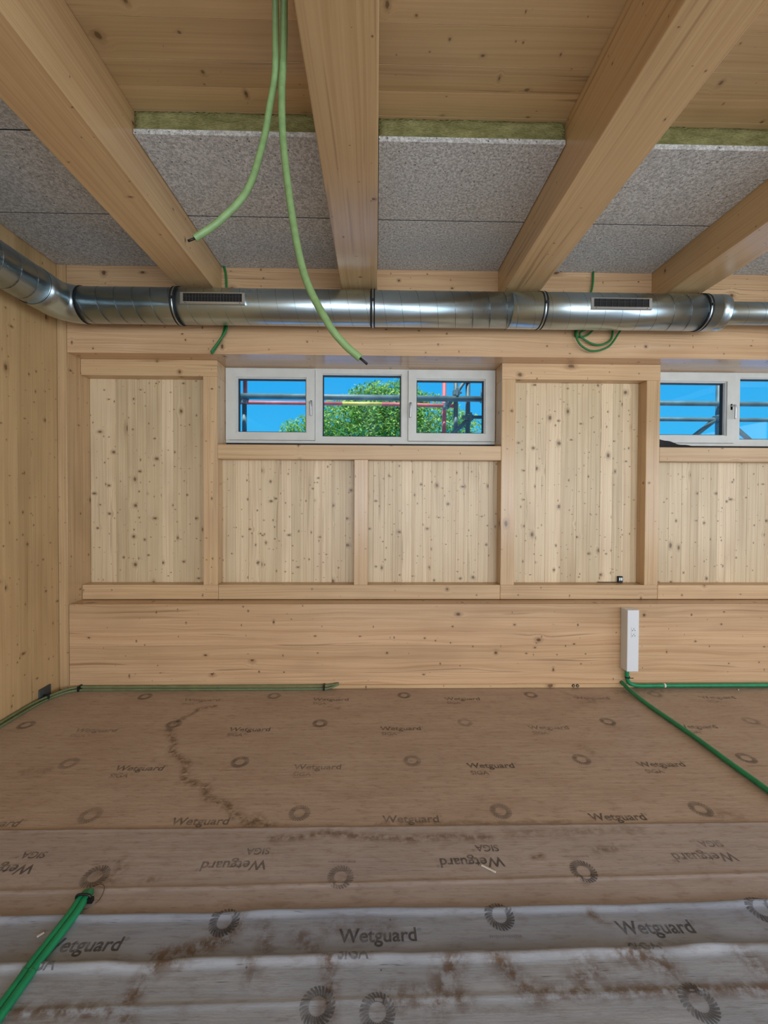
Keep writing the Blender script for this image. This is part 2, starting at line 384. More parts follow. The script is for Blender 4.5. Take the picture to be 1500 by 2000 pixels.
# ceiling: slab lamellas, wood-wool boards, insulation edge
ceil = tag(empty('ceiling', (1.7, -.5, ZS)), 'timber slab ceiling with grey wood-wool boards at the wall', 'ceiling', kind='structure')
box('core', XL-.25, XR+.25, YB-.25, 3.80, ZS+.046, 3.8, 'rough', ceil)
y = 2.30
while y > YB:
    w = random.uniform(.12, .19); y2 = max(YB, y-w)
    box('slab_board', XL, XR, y2+.0004, y-.0004, ZS+random.uniform(0, .0008), ZS+.045, 'slab', ceil, .0007); y = y2
box('slab_board', XL, XR, 2.3004, 3.345, ZS, ZS+.045, 'slab', ceil, .0007)
beams_x = [(-1.463, -1.200), (-.262, .004), (.950, 1.214), (2.169, 2.433), (3.376, 3.64), (4.58, 4.844)]
bays = [(XL, -1.463)] + [(beams_x[i][1], beams_x[i+1][0]) for i in range(5)] + [(4.844, XR)]
for i, (a, b_) in enumerate(bays):
    e = 2.137 + (a+b_)/2*.0112
    ys = [3.338, 2.745+(a+b_)/2*.006, e] if i else [3.338, 2.735, 2.125, 1.52, .91]
    for k in range(len(ys)-1):
        box('wood_wool_board', a+.004, b_-.004, ys[k+1]+.0045, ys[k]-.0045*(k > 0), ZC+random.uniform(0, .0015), ZC+.026, 'board', ceil, .0006)
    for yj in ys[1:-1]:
        box('joint_shade_strip', a+.004, b_-.004, yj-.0045, yj+.0045, ZC+.0022, ZC+.02, 'gasket', ceil)  # black strip added in the open gap to stand for its shade
    if i: 
        bm = bmesh.new(); cx = (a+b_)/2
        bm_box(bm, a-cx+.003, b_-cx-.003, 0, .35, -.048, .048)
        bmesh.ops.subdivide_edges(bm, edges=[ed for ed in bm.edges if abs(ed.verts[0].co.x-ed.verts[1].co.x) > .1], cuts=30)
        bmesh.ops.subdivide_edges(bm, edges=[ed for ed in bm.edges if abs(ed.verts[0].co.z-ed.verts[1].co.z) > .05], cuts=4)
        for v in bm.verts:
            if v.co.y < .01: v.co.y += .006*noise.noise(Vector((v.co.x*9+i*7, v.co.z*25, 0)))
        finish(bm, 'insulation_strip', 'insul', ceil, (cx, e+.018, ZC+.027+.049), smooth=True)
BL = ['spruce ceiling beam nearest the left wall, running towards the camera above the first duct clamp',
      'middle spruce ceiling beam directly right of the two hanging conduits',
      'spruce ceiling beam above the panel between both windows, right of the middle beam',
      'spruce ceiling beam at the right edge of the photo above the duct end',
      'spruce ceiling beam beyond the right edge of the view, second from the right wall',
      'spruce ceiling beam outside the view closest to the right wall']
for i, (a, b_) in enumerate(beams_x):
    o = box('ceiling_beam', a, b_, YB, YF-.001, 3.045, ZS-.001, 'beam', None, .004, 2)
    tag(o, BL[i], 'beam', 'ceiling beams')

# ------------------------------------------------------------------ windows
def sash(parent, x0, x1, z0, z1, y0, y1, gx0, gx1, gz0, gz1, name):
    bm = bmesh.new()
    for a in ((x0, gx0, z0, z1), (gx1, x1, z0, z1), (gx0, gx1, z0, gz0), (gx0, gx1, gz1, z1)):
        bm_box(bm, a[0], a[1], y0, y1, a[2], a[3])
    c = Vector(((x0+x1)/2, (y0+y1)/2, z0))
    for v in bm.verts: v.co -= c
    return finish(bm, name, 'frame', parent, c)
def ring(name, x0, x1, z0, z1, t, y0, y1, mat, parent):
    return boxes(name, [(x0, x0+t, y0, y1, z0, z1), (x1-t, x1, y0, y1, z0, z1), (x0+t, x1-t, y0, y1, z0, z0+t), (x0+t, x1-t, y0, y1, z1-t, z1)], mat, parent)
def handle(parent, x, z, side):
    h = empty('handle', (x, YW-.02, z), parent)
    bm = bmesh.new(); bm_box(bm, -.011, .011, .0, .012, -.035, .02); finish(bm, 'escutcheon', 'frame', h, (x, YW-.012, z), .002)
    tube('lever', catmull([(x, YW-.012, z), (x, YW-.045, z), (x+.002*side, YW-.052, z-.015), (x+.004*side, YW-.050, z-.07), (x+.005*side, YW-.048, z-.118)], 8), .0085, 'handle', h, 8)
def window(n, ox):
    w = empty('window_%d' % n, (ox-.13, YW, 1.972))
    X0, X1, Z0, Z1 = ox-1.291, ox+1.031, 1.972, 2.614
    ms = (ox-.522, ox+.27)
    bm = bmesh.new(); c = Vector((ox-.13, YW, 1.972))
    for a in ((X0, X0+.03, Z0, Z1), (X1-.03, X1, Z0, Z1), (X0+.03, X1-.03, Z0, Z0+.022), (X0+.03, X1-.03, Z1-.012, Z1), (ms[0]-.004, ms[0]+.05, Z0+.022, Z1-.012), (ms[1]-.05, ms[1]+.004, Z0+.022, Z1-.012),
              (ms[0]+.05, ms[1]-.05, Z0+.022, Z0+.056), (ms[0]+.05, ms[1]-.05, Z1-.042, Z1-.012)):
        bm_box(bm, a[0]-c.x, a[1]-c.x, .006, .09, a[2]-c.z, a[3]-c.z)
    finish(bm, 'frame', 'frame', w, c)
    s1 = sash(w, X0+.004, ms[0]-.006, Z0+.024, Z1-.01, YW-.012, YW+.07, ox-1.198, ox-.598, 2.058, 2.532, 'sash')
    s2 = sash(w, ms[1]+.006, X1-.004, Z0+.024, Z1-.01, YW-.012, YW+.07, ox+.34, ox+.943, 2.058, 2.532, 'sash')
    for s, a, b_ in ((s1, ox-1.198, ox-.598), (s2, ox+.34, ox+.943)):
        ring('glazing_bead', a, b_, 2.058, 2.532, .008, YW+.004, YW+.05, 'frame', s)
        ring('gasket', a+.008, b_-.008, 2.066, 2.524, .008, YW+.03, YW+.055, 'gasket', s)
        box('pane', a+.006, b_-.006, YW+.05, YW+.056, 2.064, 2.526, 'glass', s)
    ring('glazing_bead', ms[0]+.05, ms[1]-.05, Z0+.056, Z1-.042, .006, YW+.02, YW+.06, 'frame', w)
    ring('gasket', ms[0]+.056, ms[1]-.056, Z0+.062, Z1-.048, .008, YW+.045, YW+.07, 'gasket', w)
    box('pane', ms[0]+.054, ms[1]-.054, YW+.064, YW+.07, Z0+.06, Z1-.046, 'glass', w)
    handle(s1, ox-.560, 2.318, 1); handle(s2, ox+.296, 2.308, -1)
    box('bottom_gasket', X0, X1, YW+.02, YW+.08, 1.936, Z0, 'gasket', w)
    return w
tag(window(1, 0.0), 'white three-part strip window with tree and scaffold poles outside', 'window', kind='structure')
tag(window(2, OFF), 'white strip window cut by the right edge, blue sky outside', 'window', kind='structure')

# ------------------------------------------------------------------ duct
YD, ZD, RD = 3.154, 2.896, .125
duct = tag(empty('ventilation_duct', (0, YD, ZD-RD)), 'galvanised spiral ventilation duct running under the beams along the back wall', 'duct')
def pipe_x(name, x0, x1, r, mat, parent, sides=48):
    n = 2; return tube(name, [(x0, YD, ZD), ((x0+x1)/2, YD, ZD), (x1, YD, ZD)], r, mat, parent, sides, True)
def helix(name, P0, d, L, r, pitch, mat, parent, phase=0., lean=1):
    P0 = Vector(P0); d = Vector(d); n1 = Vector((0, 0, 1)); n2 = d.cross(n1); pts = []
    N = int(L/pitch*28)
    for i in range(N+1):
        s = L*i/N; a = phase + lean*2*PI*s/pitch
        pts.append(P0 + d*s + (n1*math.cos(a)+n2*math.sin(a))*r)
    return tube(name, pts, .0013, mat, parent, 4, False)
pa = pipe_x('pipe', -2.127, .976, RD, 'steel', duct); helix('spiral_seam', (-2.12, YD, ZD), (1, 0, 0), 3.09, RD, .126, 'seam', pa, .3)
pb_ = pipe_x('pipe', .976, 2.50, RD+.0025, 'steel', duct); helix('spiral_seam', (.99, YD, ZD), (1, 0, 0), 1.50, RD+.0025, .126, 'seam', pb_, 1.)
# end reducer with rounded shoulder
tube('end_cap', [(x_, YD, ZD) for x_ in (2.50, 2.55, 2.566, 2.568, 2.576, 2.5815, 2.5835, 2.584, 2.5842)], lambda i: (.1275, .1275, .1275, .127, .1225, .113, .10, .098, .06)[i], 'steel', duct, 48)
ps = pipe_x('narrow_pipe', 2.575, XR, .08, 'steel', duct, 40); helix('spiral_seam', (2.6, YD, ZD), (1, 0, 0), 3.3, .08, .126, 'seam', ps, 2.)
XD2 = -2.268
el = [(-2.12, YD, ZD)]; rb = .138
for k in range(13):
    a = PI/2*k/12; el.append((-2.127-rb*math.sin(a), YD-rb+rb*math.cos(a), ZD))
el += [(XD2+.003, 2.95, ZD), (XD2, 2.855, ZD)]
tube('elbow', el, RD+.0035, 'steel', duct, 48)
pl = tube('pipe', [(XD2, 2.87, ZD), (XD2, 1., ZD), (XD2, -2., ZD)], RD, 'steel', duct, 48); helix('spiral_seam', (XD2, 2.84, ZD), (0, -1, 0), 3.0, RD, .126, 'seam', pl, .5)
for X, y_, ax in ((-2.122, YD, 0), (XD2, 2.858, 1)):
    if ax == 0: pts = [(X-.0022, YD, ZD), (X, YD, ZD), (X+.0022, YD, ZD)]
    else: pts = [(X, y_-.0022, ZD), (X, y_, ZD), (X, y_+.0022, ZD)]
    tube('joint_seal', pts, RD+.0045, 'gasket', duct, 48)
for X in (-1.44, -.028, 1.21, 2.41):
    cl = tube('pipe_clamp', [(X-.008, YD, ZD), (X, YD, ZD), (X+.008, YD, ZD)], RD+.0065, 'steel', duct, 48)
    for s in (-1, 1):
        tube('rubber_ring', [(X+s*.0115-.0042, YD, ZD), (X+s*.0115, YD, ZD), (X+s*.0115+.0042, YD, ZD)], RD+.0075, 'gasket', cl, 48)
    boxes('clamp_lug', [(X-.008, X+.008, YD-RD-.014, YD-RD-.004, ZD-.004, ZD+.014)], 'gasket', cl)
    tube('threaded_rod', [(X, YD, ZD+RD), (X, YD, ZD+RD+.01), (X, YD, 3.05)], .004, 'steel_pale', cl, 8)
for X0, X1, nb in ((-1.375, -.925, 19), (1.528, 1.966, 9)):
    yv = YD-RD; zc = ZD+.004
    g = tag(empty('vent_grille', ((X0+X1)/2, yv, zc), duct), None)
    boxes('grille_frame', [(X0, X1, yv-.010, yv+.02, zc-.045, zc-.028), (X0, X1, yv-.010, yv+.02, zc+.030, zc+.036), (X0, X0+.02, yv-.010, yv+.02, zc-.028, zc+.030), (X1-.02, X1, yv-.010, yv+.02, zc-.028, zc+.030)], 'steel_pale', g)
    box('dark_opening', X0+.02, X1-.02, yv-.0035, yv+.02, zc-.028, zc+.030, 'black', g)
    st = (X1-X0-.04)/nb
    tag(boxes('louvre_bars', [(X0+.02+st*k-.0012, X0+.02+st*k+.0012, yv-.0075, yv-.004, zc-.028, zc+.030) for k in range(1, nb)] + [(X0+.02, X1-.02, yv-.0075, yv-.0045, zc+.008, zc+.0095)], 'grey', g), kind='stuff')
    for s in (X0+.035, X1-.035):
        tube('screw', [(s, yv-.010, zc-.0365), (s, yv-.0115, zc-.0365), (s, yv-.012, zc-.0365)], .003, 'gasket', g, 8)

# ------------------------------------------------------------------ hanging conduits
def corrugated(name, ctrl, r, mat, label, cat, group=None, wire_end=None):
    P = resample(catmull(ctrl, 30), .0022)
    e = tag(empty(name, P[-1]), label, cat, group)
    me, o = tube_mesh('sleeve', P, lambda i: r + (.0007 if (i//1) % 2 else -.0007), 12)
    link('sleeve', me, mat, e, o)
    if wire_end: tube('wire_end', [P[-1] - (Vector(wire_end)-P[-1])*.3, P[-1].lerp(Vector(wire_end), .5), wire_end], .0042, 'black', e, 8)
    return e
corrugated('hanging_conduit', [(-.345, 1.46, 3.404), (-.350, 1.48, 3.28), (-.362, 1.54, 3.15), (-.372, 1.57, 3.03), (-.390, 1.57, 2.92), (-.409, 1.55, 2.775), (-.456, 1.52, 2.583), (-.544, 1.50, 2.462), (-.628, 1.49, 2.392)], .0118, 'lgreen',
           'pale green conduit bending left from the ceiling, its end before the left beam', 'conduit', None, (-.650, 1.487, 2.381))
corrugated('hanging_conduit', [(-.318, 1.47, 3.404), (-.322, 1.49, 3.30), (-.335, 1.55, 3.15), (-.343, 1.57, 3.06), (-.345, 1.56, 2.95), (-.333, 1.53, 2.76), (-.290, 1.47, 2.465), (-.239, 1.43, 2.237), (-.160, 1.40, 2.073), (-.106, 1.40, 2.004), (-.053, 1.40, 1.958)], .0122, 'lgreen',
           'longer pale green conduit crossing the duct, its wire end above the middle window pane', 'conduit', None, (-.030, 1.40, 1.939))

# cables at the header
def cable(name, ctrl, r, mat, label, cat='cable', group=None, n=12, sides=8, end=None):
    return tag(tube(name, catmull(ctrl, n), r, mat, None, sides), label, cat, group)
c1 = empty('header_cable', (-1.16, 3.31, 2.609)); tag(c1, 'dark green cable hanging behind the duct beside the left vent grille', 'cable')
tube('cable_run', catmull([(-1.178, 3.322, 3.279), (-1.163, 3.318, 3.22), (-1.158, 3.318, 3.12), (-1.155, 3.315, 2.95), (-1.153, 3.305, 2.80), (-1.198, 3.30, 2.712), (-1.268, 3.30, 2.615)], 12), .0085, 'dgreen', c1)
tube('cable_run', catmull([(-1.158, 3.331, 3.10), (-1.16, 3.327, 2.95), (-1.178, 3.325, 2.79), (-1.214, 3.322, 2.70), (-1.272, 3.318, 2.606)], 12), .0085, 'dgreen', c1)
c2 = empty('cable_coil', (1.7, 3.31, 2.649)); tag(c2, 'looped dark green cable hanging under the duct below the right vent grille', 'cable')
tube('cable_run', catmull([(1.694, 3.322, 3.279), (1.688, 3.318, 3.18), (1.668, 3.318, 3.09), (1.60, 3.31, 2.92), (1.552, 3.295, 2.79), (1.572, 3.292, 2.715), (1.625, 3.29, 2.668), (1.68, 3.29, 2.652), (1.75, 3.29, 2.662), (1.82, 3.295, 2.70), (1.885, 3.30, 2.79), (1.92, 3.30, 2.85)], 12), .0075, 'dgreen', c2)
tube('cable_run', catmull([(1.66, 3.325, 2.84), (1.59, 3.312, 2.80), (1.60, 3.31, 2.765), (1.66, 3.31, 2.725), (1.72, 3.31, 2.707), (1.79, 3.31, 2.717), (1.84, 3.315, 2.76), (1.855, 3.322, 2.84)], 12), .0075, 'dgreen', c2)
tube('cable_run', catmull([(1.565, 3.33, 2.84), (1.56, 3.328, 2.785), (1.60, 3.325, 2.772), (1.66, 3.325, 2.79), (1.71, 3.325, 2.84)], 12), .007, 'dgreen', c2)

# ------------------------------------------------------------------ wall things
so = tag(empty('socket_box', (2.0, 3.30, .16)), 'tall white power socket column standing off the plinth above the green cable', 'socket')
box('housing', 1.955, 2.046, 3.245, YF-.001, .160, .640, 'white', so, .004, 2)
for zc in (.487, .445):
    p = boxes('socket_plate', [(1.984, 2.022, 3.2425, 3.246, zc-.019, zc+.019)], 'white', so, .002)
    for dx, dz in ((-.009, -.004), (.009, -.004), (0, .008)):
        tube('pin_hole', [(2.003+dx, 3.2440, zc+dz), (2.003+dx, 3.2420, zc+dz), (2.003+dx, 3.2418, zc+dz)], .0034, 'gasket', p, 8)
sc_ = tag(empty('socket_cable', (2.2, 3.3, 0)), 'green cable from the white socket column running right along the wall foot', 'cable')
tube('cable_run', catmull([(1.990, 3.302, .168), (1.990, 3.302, .11), (1.998, 3.302, .065), (2.03, 3.302, .037), (2.10, 3.302, .027), (2.3, 3.304, .0265), (3.0, 3.304, .0265), (4.2, 3.304, .0265), (5.9, 3.304, .0265)], 12), .0155, 'green', sc_, 12)
tube('cable_tie', [(1.993, 3.302, .100), (1.9935, 3.302, .094), (1.994, 3.302, .088)], .0185, 'black', sc_, 12)
boxes('tie_tail', [(1.965, 2.03, 3.280, 3.284, .092, .097)], 'black', sc_)
tube('clip', [(2.285, 3.304, .0265), (2.292, 3.304, .0265), (2.298, 3.304, .0265)], .0172, 'chip', sc_, 12)
cable('floor_cable', [(1.968, 3.332, .040), (1.967, 3.30, .034), (1.968, 3.20, .022), (1.972, 2.98, .018), (1.995, 2.62, .018), (2.0, 2.316, .018), (2.006, 2.11, .018), (2.01, 1.4, .018), (2.0, .2, .018)], .0145, 'green',
      'straight green cable lying across the floor from the wall foot towards the lower right', n=14, sides=12)
fc = tag(empty('floor_cable_pair', (-1.074, 1.59, 0)), 'pair of green cables on the membrane in the lower left corner of the photo', 'cable')
for s in (-1, 1):
    tube('cable_run', catmull([(-1.074+s*.004, 1.600, .010), (-1.074+s*.006, 1.585, .020), (-1.073+s*.010, 1.55, .022), (-1.070+s*.0105, 1.499, .021), (-1.076+s*.0105, 1.33, .021), (-1.074+s*.0105, 1.218, .021), (-1.07+s*.0105, .3, .021)], 12), .0125, 'green', fc, 12)
tube('cable_tie', catmull([(-1.098, 1.562, .012), (-1.094, 1.562, .034), (-1.072, 1.562, .038), (-1.048, 1.562, .034), (-1.044, 1.562, .012)], 8), .0042, 'black', fc, 8)
boxes('tie_tail', [(-1.052, -1.034, 1.552, 1.566, .012, .028)], 'black', fc)
tube('wire_loop', [(-1.062+.042*math.cos(a), 1.585+.05*math.sin(a), .0085+.005*math.sin(a*2)) for a in [PI*2*k/36 for k in range(-11, 21)]], .0013, 'wire', fc, 6)
lt = tag(empty('floor_conduit_pair', (-1.3, 3.31, 0)), 'twin pale green conduits running along the foot of the back wall into the left corner', 'conduit')
for dz, dy in ((.010, -.004), (.029, .010)):
    tube('conduit_run', catmull([(XL+.030-dy, .4, dz), (XL+.030-dy, 2.2, dz), (XL+.028-dy, 2.82, dz), (XL+.03-dy, 3.03, dz), (-2.405, 3.165+dy, dz), (-2.355, 3.262+dy, dz), (-2.28, 3.306+dy, dz), (-2.1, 3.309+dy, dz), (-1.33, 3.308+dy, dz), (-.50, 3.309+dy, dz), (-.375, 3.310+dy, dz+.002), (-.31, 3.314+dy*.4, dz*.4+.028), (-.288, 3.325+dy*.2, dz*.2+.036)], 14), .0082, 'lgreen_dull', lt, 10)
for x_, y_, rx in ((-2.285, 3.300, 0), (-.40, 3.302, 0)):
    boxes('conduit_clip', [(x_-.007, x_+.007, y_-.014, y_+.030, .001, .042)], 'black', lt, .002)
boxes('conduit_clip', [(-2.440, -2.400, 3.145, 3.160, .003, .045)], 'black', lt, .003)
wbx = tag(box('wall_outlet_cover', XL+.0005, XL+.012, 3.128, 3.236, .006, .088, 'grey', None, .002), 'dark grey square cover at the foot of the left wall', 'cover plate')
ho = tag(empty('drill_hole_pair', (1.59, YF-.014, .02)), 'two dark round cable openings at the foot of the plinth', 'cable opening')
for x_ in (1.574, 1.607):
    tube('grommet', [(x_, YF-.0135, .018), (x_, YF-.0185, .018), (x_, YF-.019, .018)], .012, 'gasket', ho, 14)
    tube('bore', [(x_, YF-.0185, .018), (x_, YF-.0195, .018), (x_, YF-.0197, .018)], .006, 'rough', ho, 10)
dv = tag(empty('wall_device', (2.096, YP-.01, .787)), 'small black square device on the ledge of the panel between the windows', 'device')
box('body', 2.070, 2.112, YP-.022, YP-.0005, .787, .842, 'black', dv, .003)
boxes('display', [(2.078, 2.089, YP-.0232, YP-.021, .806, .830), (2.094, 2.105, YP-.0232, YP-.021, .806, .830)], 'steel_pale', dv)
tube('lead', catmull([(2.072, YP-.010, .791), (2.03, YP-.012, .7905), (1.96, YP-.012, .7905), (1.90, YP-.008, .7905)], 8), .0028, 'grey', dv, 6)
# loose dark sealing strip drooping in front of the right window's foot
bm = bmesh.new(); prev = None
for k in range(41):
    x_ = 2.356 + .60*k/40; h = max(0.004, .108*(1-k/38.)**1.2 if k < 38 else .004) + .004*math.sin(k*.6)*(k < 34)
    q = [bm.verts.new((x_, YW-.05-.012*math.sin(k*.25), 1.9345)), bm.verts.new((x_, YW-.035-.012*math.sin(k*.25), 1.9345+h)), bm.verts.new((x_, YW-.0325-.012*math.sin(k*.25), 1.9345+h)), bm.verts.new((x_, YW-.0475-.012*math.sin(k*.25), 1.9345))]
    if prev:
        for a in range(4): bm.faces.new((prev[a], prev[(a+1) % 4], q[(a+1) % 4], q[a]))
    else: bm.faces.new(q)
    prev = q
bm.faces.new(prev)
o = finish(bm, 'sealing_strip', 'gasket'); tag(o, 'loose dark sealing strip sagging on the sill of the right window', 'seal')

# ------------------------------------------------------------------ membrane sheets with prints
def seg_d(x, y_, pts, w):
    best = 9.
    for a, b_ in zip(pts, pts[1:]):
        dx, dy = b_[0]-a[0], b_[1]-a[1]; L = dx*dx+dy*dy
        u = max(0, min(1, ((x-a[0])*dx+(y_-a[1])*dy)/L)) if L else 0
        d = math.hypot(x-a[0]-u*dx, y_-a[1]-u*dy)
        if d < best: best = d
    return max(0, 1-best/w)
ST_A = [([(-1.15, 3.05), (-1.244, 3.014), (-1.326, 2.843), (-1.331, 2.748), (-1.23, 2.603), (-1.195, 2.498), (-1.063, 2.4), (-1.009, 2.247), (-.884, 2.205), (-.834, 2.11), (-.732, 2.073), (-.658, 1.998), (-.567, 1.934), (-.554, 1.971), (-.471, 1.924)], .034, 1.3),
        ([(.0, 1.935), (.4, 1.93), (.9, 1.93)], .018, .9), ([(1.85, 3.25), (2.3, 3.27)], .05, .6), ([(1.45, 3.25), (1.62, 3.08)], .03, .7), ([(-.34, 3.05), (-.27, 3.02)], .05, .6), ([(1.25, 2.55), (1.3, 2.42)], .04, .5), ([(-1.9, 2.33), (-1.8, 2.34)], .05, .6), ([(1.6, 1.98), (1.72, 1.96)], .05, .6)]
ST_B = [([(-.45, 1.85), (-.298, 1.863), (-.21, 1.882), (-.072, 1.857), (.154, 1.843), (.3, 1.85), (.5, 1.845)], .035, 1.), ([(.6, 1.86), (.8, 1.87), (1.2, 1.88)], .04, .6), ([(-1.1, 1.70), (-1.02, 1.66), (-1.03, 1.73)], .05, .8), ([(-.9, 1.645), (-.86, 1.66)], .03, .8), ([(.66, 1.74), (.7, 1.745)], .02, 1.2), ([(.95, 1.77), (1.05, 1.79)], .03, 1.)]
ST_C = [([(-.477, 1.476), (-.506, 1.43), (-.592, 1.39), (-.70, 1.372)], .05, 1.3), ([(-.38, 1.46), (-.36, 1.40)], .05, .9), ([(-.26, 1.43), (-.2, 1.39)], .05, .9), ([(-.15, 1.45), (.05, 1.45)], .06, .7), ([(.78, 1.49), (.80, 1.475)], .025, 1.2)]
ST_D = [([(-.62, 1.36), (-.686, 1.34), (-.708, 1.30), (-.725, 1.244)], 0.052, 1.16), ([(-.15, 1.353), (-.135, 1.287), (-.136, 1.2)], 0.046, 1.16), ([(-.4, 1.35), (-.38, 1.30)], 0.046, 0.72), ([(.254, 1.339), (.221, 1.289), (.183, 1.23)], 0.069, 1.08), ([(.396, 1.344), (.454, 1.272), (.484, 1.244)], 0.058, 1.08),
        ([(.80, 1.36), (.90, 1.335), (.934, 1.31)], 0.069, 1.08), ([(.692, 1.303), (.64, 1.28)], 0.069, 0.90), ([(-1.1, 1.224), (-.784, 1.22), (-.7, 1.20)], 0.040, 1.08), ([(.045, 1.245), (.259, 1.241)], 0.058, 1.08), ([(.45, 1.25), (.571, 1.25), (1.104, 1.248), (1.3, 1.25)], 0.035, 1.08), ([(1.2, 1.33), (1.25, 1.29)], 0.069, 0.90)]
def edge(x, base, amp, s): return base + amp*noise.noise(Vector((x*1.7+s, s*3.1, 0))) + amp*.4*noise.noise(Vector((x*6+s, 1.3*s, 2)))
EDGE = {'B': lambda x: edge(x, 1.915, .0012, 1), 'C': lambda x: edge(x, 1.521, .010, 4) + .003*x, 'D': lambda x: edge(x, 1.365, .012, 9) + .009*x}
def hgt(s, x, y_):
    if s == 'A': return .0015 + .0012*noise.noise(Vector((x*2.5, y_*4, 0)))
    if s == 'B':
        d = EDGE['B'](x)-y_
        h = .0045 + .0015*noise.noise(Vector((x*2.5, y_*5, 3))) + .005*math.exp(-((y_-(1.628+.012*x))/.006)**2)
        return h + .002*math.exp(-(d/.012)**2)
    if s == 'C':
        d = EDGE['C'](x)-y_
        return .0085 + .002*noise.noise(Vector((x*3, y_*6, 5))) + (.011+.006*noise.noise(Vector((x*4, 3, 1))))*math.exp(-((d-.010)/.011)**2)
    d = EDGE['D'](x)-y_
    return .013 + .003*noise.noise(Vector((x*4, y_*8, 7))) + (.012+.010*noise.noise(Vector((x*5, 8, 1))))*math.exp(-((d-.012)/.013)**2) + .0035*math.exp(-((y_-(1.236+.012*x))/.007)**2) + .004*max(0, noise.noise(Vector((x*9+y_*6, y_*3, 4))))
def sheet(s, name, x0, x1, y0, y1f, step, stains, mat, label):
    nx = int((x1-x0)/step); ny = max(4, int((y1f(0)-y0)/(step if s == 'A' else step*.5))); V = []; Fc = []; att = []
    o = Vector(((x0+x1)/2, y0, 0))
    for j in range(ny+1):
        for i in range(nx+1):
            x = x0+(x1-x0)*i/nx; e = y1f(x); y_ = y0+(e-y0)*j/ny
            V.append((x-o.x, y_-o.y, hgt(s, x, y_)-o.z))
            a = 0.
            for pts, w, k in stains:
                if min(p[0] for p in pts)-w < x < max(p[0] for p in pts)+w and min(p[1] for p in pts)-w < y_ < max(p[1] for p in pts)+w: a = max(a, k*seg_d(x, y_, pts, w))
            att.append(a)
    n = nx+1
    for j in range(ny):
        for i in range(nx): Fc.append((j*n+i, j*n+i+1, (j+1)*n+i+1, (j+1)*n+i))
    # skirt at the far edge down to the sheet below: gives the sheet its thickness
    b0 = len(V)
    for i in range(nx+1):
        v = V[ny*n+i]; V.append((v[0], v[1]+.001, max(.0005, v[2]-.006 if s != 'A' else .0005))); att.append(0)
    for i in range(nx): Fc.append((ny*n+i, ny*n+i+1, b0+i+1, b0+i))
    me = bpy.data.meshes.new(name); me.from_pydata(V, [], Fc); me.update()
    at = me.attributes.new('stain', 'FLOAT', 'POINT'); at.data.foreach_set('value', att)
    for p in me.polygons: p.use_smooth = True
    return tag(link(name, me, mat, None, o), label, 'membrane', 'floor membrane sheets')
sA = sheet('A', 'membrane_sheet', XL+.006, XR-.01, 1.9175, lambda x: YF-.016, .02, ST_A, 'memA', 'tan printed floor membrane sheet reaching the foot of the back wall')
sB = sheet('B', 'membrane_sheet', XL+.006, XR-.01, 1.47, EDGE['B'], .014, ST_B, 'memB', 'pinkish floor membrane strip whose printed words stand upside down')
sC = sheet('C', 'membrane_sheet', XL+.006, XR-.01, 1.31, EDGE['C'], .01, ST_C, 'memC', 'narrow grey membrane strip with wavy far edge and large upright words')
sD = sheet('D', 'membrane_sheet', XL+.006, XR-.01, .5, EDGE['D'], .012, ST_D, 'memD', 'milky crumpled membrane sheet with brown stains nearest the camera')
sE = tag(box('membrane_sheet', XL+.006, XR-.01, YB+.01, .54, .0005, .009, 'memD'), 'membrane sheet behind the camera, outside the view', 'membrane', 'floor membrane sheets')
def surf_z(x, y_):
    z = hgt('A', x, y_) if y_ > 1.87 else 0
    for s, y0 in (('B', 1.47), ('C', 1.31), ('D', .5)):
        if y0 <= y_ <= EDGE[s](x): z = max(z, hgt(s, x, y_))
    return z
SH = {'A': sA, 'B': sB, 'C': sC, 'D': sD}
def text_mesh(body, width, bold=.012):
    cu = bpy.data.curves.new('t', 'FONT'); cu.body = body; cu.size = 1.0; cu.align_x = 'CENTER'; cu.align_y = 'CENTER'; cu.offset = bold; cu.resolution_u = 4
    ob = bpy.data.objects.new('t', cu); C.objects.link(ob)
    dg = bpy.context.evaluated_depsgraph_get(); dg.update()
    me = bpy.data.meshes.new_from_object(ob.evaluated_get(dg)); bpy.data.objects.remove(ob)
    xs = [v.co.x for v in me.vertices]; ys = [v.co.y for v in me.vertices]; k = width/(max(xs)-min(xs))
    cx, cy = (max(xs)+min(xs))/2, (max(ys)+min(ys))/2
    vs = [((v.co.x-cx)*k, (v.co.y-cy)*k) for v in me.vertices]; fs = [tuple(p.vertices) for p in me.polygons]
    # refine so the flat print follows the sheet
    bm = bmesh.new(); bv = [bm.verts.new((a, b_, 0)) for a, b_ in vs]
    for f in fs:
        try: bm.faces.new([bv[i] for i in f])
        except ValueError: pass
    bmesh.ops.triangulate(bm, faces=bm.faces)
    for _ in range(2):
        lg = [e for e in bm.edges if e.calc_length() > width*.05]
        if lg: bmesh.ops.subdivide_edges(bm, edges=lg, cuts=1); bmesh.ops.triangulate(bm, faces=bm.faces)
    bm.verts.index_update()
    r = ([(v.co.x, v.co.y) for v in bm.verts], [tuple(v.index for v in f.verts) for f in bm.faces]); bm.free()
    return r
def with_mark(shape, w, h):
    r = text_mesh('\u00ae', .014, .0); b0 = len(shape[0])
    return (shape[0]+[(a+w/2+.011, b_+h) for a, b_ in r[0]], shape[1]+[tuple(i+b0 for i in f) for f in r[1]])
WORD = with_mark(text_mesh('Wetguard', .265, .019), .265, .022); SUB = with_mark(text_mesh('SIGA', .10, .019), .10, .010)
